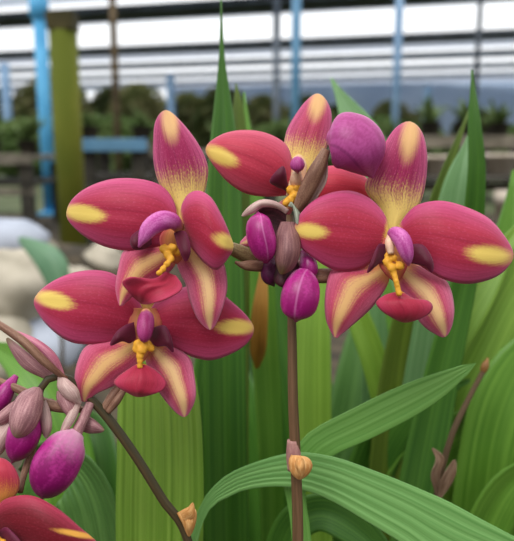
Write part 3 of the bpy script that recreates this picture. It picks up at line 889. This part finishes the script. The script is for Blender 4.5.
G = 'posts that carry the nursery roof'
e, c, w = post('steel_post', 47, 5000, 12.5, 1.5, BLUE, 'bright blue steel post at the left, beside the mossy post', group=G)
lathe('collar', [(w, 1.45), (w * 1.5, 1.47), (w * 1.5, 1.60), (w * .4, 1.62), (.017, 1.62)], c, BLUE, e, label='wider collar near the top')
lathe('pipe', [(.02, 1.6), (.02, 2.95), (0, 2.95)], c, BLUE, e, 12, label='thin pipe rising to the roof')
e, c, w = post('timber_post', 69, 3000, 27, 1.02, MOSS, 'thick mossy green timber post right of the bright blue post', cat='post')
boxes('cap', [(-w * .95, w * .95, -w * .95, w * .95, 1.02, 1.10)], plain('rotten_wood', (58, 54, 30), (80, 72, 42), 6, .9), e, origin=c, label='dark rotten top')
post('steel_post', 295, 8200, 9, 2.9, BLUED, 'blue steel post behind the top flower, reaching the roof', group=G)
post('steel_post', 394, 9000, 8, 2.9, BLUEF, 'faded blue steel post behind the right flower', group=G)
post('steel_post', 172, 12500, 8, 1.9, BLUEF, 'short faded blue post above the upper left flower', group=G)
post('steel_post', 276, 11500, 7, 3.0, STEEL, 'grey steel post just left of the blue post behind the top flower', group=G)
post('steel_post', 472, 9800, 5, 3.0, DSTEEL, 'thin dark steel post above the tip of the tall right leaf', group=G)
post('timber_post', 118, 7600, 7, 2.9, BARK, 'slim brown timber post right of the mossy post', cat='post')
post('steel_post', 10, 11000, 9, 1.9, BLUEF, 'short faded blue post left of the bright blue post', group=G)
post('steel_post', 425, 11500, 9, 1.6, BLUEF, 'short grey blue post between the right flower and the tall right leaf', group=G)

# ---- roof: beams, gutters and translucent sheets, open strips of sky between
ROT = -.26


def roofbox(name, y0, y1, z0, z1, mat, label, x0=-34, x1=34):
    return boxes(name, [(x0, x1, y0, y1, z0, z1)], mat, kind='structure', label=label, rz=ROT, bev=0)


ZR = 3.0


def yd(y):
    """distance at which the roof height shows at image height y in the middle of the frame"""
    ang = math.atan((CY - y) / F_PX) - PITCH
    return (ZR - CAM.z) / math.tan(ang) * math.cos(ROT)


roof_bands = [(14, 4, DSTEEL, 'beam'), (50, 45, DSTEEL, 'beam'), (64.5, 62.5, STEEL, 'beam'), (75, 73.5, STEEL, 'beam'), (83.5, 82.5, STEEL, 'beam')]
for k, (ya, yb, m, nm) in enumerate(roof_bands):
    a, b_ = yd(yb), yd(ya)
    roofbox('beam_%d' % (k + 1), a, b_, ZR, ZR + .12, m, 'dark roof beam of the nursery')
for k, (ya, yb) in enumerate([(26, 14.5), (3.5, -10), (62, 58), (72, 68), (81.5, 78), (92, 84)]):
    roofbox('ceiling_sheet_%d' % (k + 1), yd(yb), yd(ya), ZR + .2, ZR + .215, SHEET, 'translucent roof sheet')

mesh('wall_far', [(-4, 30, 0), (34, 22, 0), (34, 22, 3.35), (-4, 30, 3.35), (-4, 30.2, 0), (34, 22.2, 0), (34, 22.2, 3.35), (-4, 30.2, 3.35)],
     [(0, 1, 2, 3), (5, 4, 7, 6), (3, 2, 6, 7), (4, 0, 3, 7), (1, 5, 6, 2)], plain('blue_shade_net', (178, 196, 220), (200, 214, 232), .6, .9), smooth=False, kind='structure', label='pale blue shade net wall beyond the trees')

# ---- benches


def bench(x0, x1, d, ztop, label, edge=WOOD, depth=.8, n=5, rz=.05, step=.0):
    xa, xb = (x0 - CX) / F_PX * d / 1000, (x1 - CX) / F_PX * d / 1000
    c = Vector((xa, d / 1000 * math.cos(PITCH), 0))
    L = xb - xa
    e = empty('nursery_bench', c, label=label, cat='bench', group='plant benches of the nursery')
    boxes('slatted_top', [(0, L, i * depth / n, i * depth / n + depth / n * .8, ztop - .03, ztop) for i in range(n)], WOOD, e, rz=rz, origin=c)
    boxes('edge_board', [(0, L, -.03, 0, ztop - .055, ztop + .01)], edge, e, rz=rz, origin=c)
    nl = max(2, int(L / .9) + 1)
    for i in range(nl):
        xx = .05 + (L - .1) * i / (nl - 1)
        for yy in (.03, depth - .05):
            boxes('leg', [(xx - .035, xx + .035, yy - .03, yy + .04, 0, ztop - .055)], DWOOD, e, rz=rz, origin=c)
    boxes('rail', [(0, L, 0, .04, ztop * .5, ztop * .5 + .04)], WOOD, e, rz=rz, origin=c)
    boxes('lower_shelf', [(0, L, -step + i * (depth + step) / n, -step + (i + .8) * (depth + step) / n, ztop * .66 - .02, ztop * .66) for i in range(n)], DWOOD, e, rz=rz, origin=c)
    return c, L


def pot_plant(x, d, z, r, h, label, group, leaves=14, lh=.22, mat=POTM, lm=HEDGE):
    c = Vector(((x - CX) / F_PX * d / 1000, d / 1000 * math.cos(PITCH), z))
    e = empty('potted_plant', c, label=label, cat='potted plant', group=group)
    lathe('pot', [(0, 0), (r * .72, 0), (r, h), (r * 1.08, h), (r * 1.08, h * .86), (r * .98, h * .86), (r * .95, h * .95), (0, h * .9)][:4] + [(r * .94, h), (r * .9, h * .85), (0, h * .85)], c, mat, e, 20)
    V, Fc = [], []
    for k in range(leaves):
        a = rng.uniform(0, 6.28)
        ln = rng.uniform(.6, 1.1) * lh
        out = rng.uniform(.2, .9)
        w = lh * .09
        q = len(V)
        dirv = Vector((math.cos(a), math.sin(a), 0))
        sdv = Vector((-math.sin(a), math.cos(a), 0))
        for i in range(6):
            tt = i / 5
            p = c + Vector((0, 0, h * .85)) + dirv * (ln * out * tt) + Vector((0, 0, ln * (tt - .45 * out * tt * tt)))
            ww = w * math.sin(math.pi * min(.98, tt * .9 + .1))
            V += [p - sdv * ww, p + sdv * ww]
        for i in range(5):
            Fc.append((q + 2 * i, q + 2 * i + 1, q + 2 * i + 3, q + 2 * i + 2))
    mesh('foliage', V, Fc, lm, e, origin=c, solid=.002)


bench(84, 150, 3500, .548, 'low bench with a blue edge board, right of the mossy post', edge=BLUED, rz=.12)
bench(-190, 36, 3900, .47, 'long weathered bench at the far left, behind the pale stones')
bench(395, 640, 3600, .565, 'long weathered bench at the right, behind the tall leaves', rz=.03, step=.4)
bench(150, 395, 5000, .50, 'bench in the middle, behind the flowers', rz=.04)
bench(410, 700, 6200, .62, 'second bench at the right, beyond the first one', rz=.04)
PG = 'pale pots under the right bench'
BLOCK = [(434, 3420, .374, .075, .10, 'pale round pot on the lower shelf of the right bench, left of the tall leaf'),
         (498, 3430, .374, .085, .11, 'pale round pot on the lower shelf of the right bench, right of the tall leaf'),
         (412, 3400, .374, .06, .09, 'pale round pot on the lower shelf of the right bench, beside the yellow tipped sepal'),
         (506, 3120, .0, .055, .31, 'tall pale pot standing on the ground in front of the right bench')]
for x, d, z, r, h, lab in BLOCK:
    c = Vector(((x - CX) / F_PX * d / 1000, d / 1000, z))
    o = lathe('plant_pot', [(0, 0), (r * .75, 0), (r * .95, h * .8), (r * 1.08, h * .8), (r * 1.08, h), (r * .95, h), (r * .9, h * .85), (0, h * .85)], c, POTM)
    props(o, lab, 'pot', PG)
# plants on the benches
k = 0
for (xa, xb, d, z, n, lh, gl) in [(-60, 34, 4050, .47, 4, .2, 'plants on the far left bench'), (420, 560, 3800, .565, 5, .18, 'plants on the right bench'),
                                  (98, 146, 3750, .548, 2, .14, 'plants on the blue edged bench'), (170, 380, 5150, .50, 5, .2, 'plants on the middle bench'), (420, 600, 6400, .62, 4, .22, 'plants on the second right bench')]:
    for i in range(n):
        x = xa + (xb - xa) * i / (n - 1) + rng.uniform(-4, 4)
        pot_plant(x, d + rng.uniform(0, 250), z, .06, .09, 'small green potted orchid, one of the ' + gl, gl, lh=lh, mat=DWOOD, lm=HEDGE)

# ---- pale stones at the left
STONES = [(2, 241, 1750, .125, .10, .062, ROCKW, 'pale bluish white stone at the left edge, on top of the stone pile'),
          (30, 254, 1850, .075, .08, .07, ROCK, 'small tan stone right of the bluish white stone'),
          (10, 290, 1600, .115, .12, .10, ROCK, 'big beige stone at the left edge in the middle of the pile'),
          (70, 300, 1700, .09, .1, .09, ROCK, 'beige stone half hidden behind the lower left flower'),
          (-14, 352, 1500, .12, .12, .09, ROCK, 'beige stone at the left edge above the withered flower'),
          (40, 350, 1600, .11, .11, .085, ROCKW, 'greyish stone at the foot of the pile'),
          (104, 262, 1900, .06, .07, .055, ROCK, 'small pale stone between the two left flowers'),
          (100, 320, 1750, .10, .12, .10, ROCK, 'beige stone behind the lower left flower'),
          (-70, 300, 1650, .13, .14, .12, ROCK, 'beige stone just outside the left edge')]
for i, (x, y, d, a, b_, h, m, lab) in enumerate(STONES):
    c = at(x, y, d)
    o = blob('stone', c, (a, b_, h), m, amp=.05 if i == 0 else .11, seed=i)
    props(o, lab, 'stone', 'stones in the pile at the left')
# bank of earth under the stones
o = blob('earth_bank', (at(20, 330, 1800).x, 1.9, .0), (.55, .42, .22), SOIL, amp=.12, seed=4, seg=32)
props(o, 'mound of dark earth under the pale stones', 'earth mound')
sg = at(45, 300, 1300)
sg.z = 0
pl = empty('seedling', sg, label='grey green broad leaf standing in front of the pale stones', cat='plant')
patch('leaf', [(60, 340), (52, 300), (46, 284), (35, 264)], (18, 238), [(64, 340), (64, 296), (69, 268), (59, 250), (40, 241)], [1400, 1380, 1380, 1420], leaf_mat((92, 136, 100), (120, 156, 120), 6), pl, cup=10, thick=1)
tube('stem', [(63, ground_y(1400), 1400), (63, 420, 1400), (62, 336, 1398)], [2.5, 2, 2], STEM, pl)

# ---- hedges and far trees


def leafy(n, size, leaf, seed):
    r = random.Random(seed)
    V, Fc = [], []
    for k in range(n):
        while True:
            p = Vector((r.uniform(-1, 1), r.uniform(-1, 1), r.uniform(-1, 1)))
            if p.length < 1:
                break
        p = Vector((p.x * size[0], p.y * size[1], p.z * size[2]))
        a = Vector((r.gauss(0, 1), r.gauss(0, 1), r.gauss(0, .6))).normalized()
        b_ = a.cross(Vector((r.gauss(0, 1), r.gauss(0, 1), r.gauss(0, 1)))).normalized()
        q = len(V)
        V += [p - a * leaf, p + b_ * leaf * .45, p + a * leaf, p - b_ * leaf * .45]
        Fc.append((q, q + 1, q + 2, q + 3))
    return V, Fc


hv, hf = leafy(4200, (1.72, .5, .5), .1, 2)
for i, (x, y, lab) in enumerate([(-6.2, 9.5, 'far left'), (-2.6, 9.7, 'left'), (1.3, 9.9, 'middle'), (5.0, 10.1, 'right'), (8.6, 10.3, 'far right')]):
    c = Vector((x, y, .5))
    o = mesh('hedge', [c + v for v in hv], hf, HEDGE, origin=c, smooth=False)
    props(o, 'clipped dull green hedge beyond the benches, %s one of the row' % lab, 'hedge', 'hedges beyond the benches')
tv1, tf1 = leafy(2600, (1.02, .9, 1.3), .15, 5)
for i in range(24):
    x = -16 + (i // 2) * 2.5 + (i % 2) * 1.25
    y = 20 + (i % 2) * 2.2
    top = min(2.72, 2.85 - .07 * (x + 9)) + rng.uniform(-.12, .12)
    s = top / 2.6
    e = empty('tree', (x, y, 0), label='blurred bushy tree standing in the row beyond the nursery benches', cat='tree', group='trees beyond the benches')
    c = Vector((x, y, 1.3 * s))
    mesh('crown', [c + v * s for v in tv1], tf1, TREED if i % 3 == 0 else TREE, e, origin=c, smooth=False)
    lathe('trunk', [(0, 0), (.12, 0), (.09, .8), (.05, 1.4 * s), (0, 1.4 * s)], (x, y, 0), BARK, e, 12)

# ------------------------------------------------------------------ light
w = bpy.data.worlds.new('sky')
sc.world = w
w.use_nodes = True
nt = w.node_tree
nt.nodes.clear()
# overcast sky: brightest overhead and ahead, made dimmer behind the viewer to cut front fill
tc = nt.nodes.new('ShaderNodeTexCoord')
sx = nt.nodes.new('ShaderNodeSeparateXYZ')
nt.links.new(tc.outputs['Generated'], sx.inputs[0])
zr = nt.nodes.new('ShaderNodeMapRange')
zr.inputs['From Min'].default_value, zr.inputs['From Max'].default_value = 0.0, 1.0
zr.inputs['To Min'].default_value, zr.inputs['To Max'].default_value = 0.78, 1.75
nt.links.new(sx.outputs[2], zr.inputs['Value'])
yr = nt.nodes.new('ShaderNodeMapRange')
yr.inputs['From Min'].default_value, yr.inputs['From Max'].default_value = -1.0, 1.0
yr.inputs['To Min'].default_value, yr.inputs['To Max'].default_value = 0.5, 1.25
nt.links.new(sx.outputs[1], yr.inputs['Value'])
ml = nt.nodes.new('ShaderNodeMath')
ml.operation = 'MULTIPLY'
nt.links.new(zr.outputs[0], ml.inputs[0])
nt.links.new(yr.outputs[0], ml.inputs[1])
bg = nt.nodes.new('ShaderNodeBackground')
bg.inputs[0].default_value = (.96, .98, 1, 1)
nt.links.new(ml.outputs[0], bg.inputs[1])
wo = nt.nodes.new('ShaderNodeOutputWorld')
nt.links.new(bg.outputs[0], wo.inputs[0])
ld = bpy.data.lights.new('sun', 'SUN')
ld.energy = 1.7
ld.angle = math.radians(35)
lo = bpy.data.objects.new('sun', ld)
COL.objects.link(lo)
lo.rotation_euler = Vector((-.25, -.55, .8)).to_track_quat('Z', 'Y').to_euler()

vs = sc.view_settings
vs.view_transform = 'Standard'
vs.look = 'None'
vs.gamma = 1
vs.use_curve_mapping = False
vs.exposure = 0.3
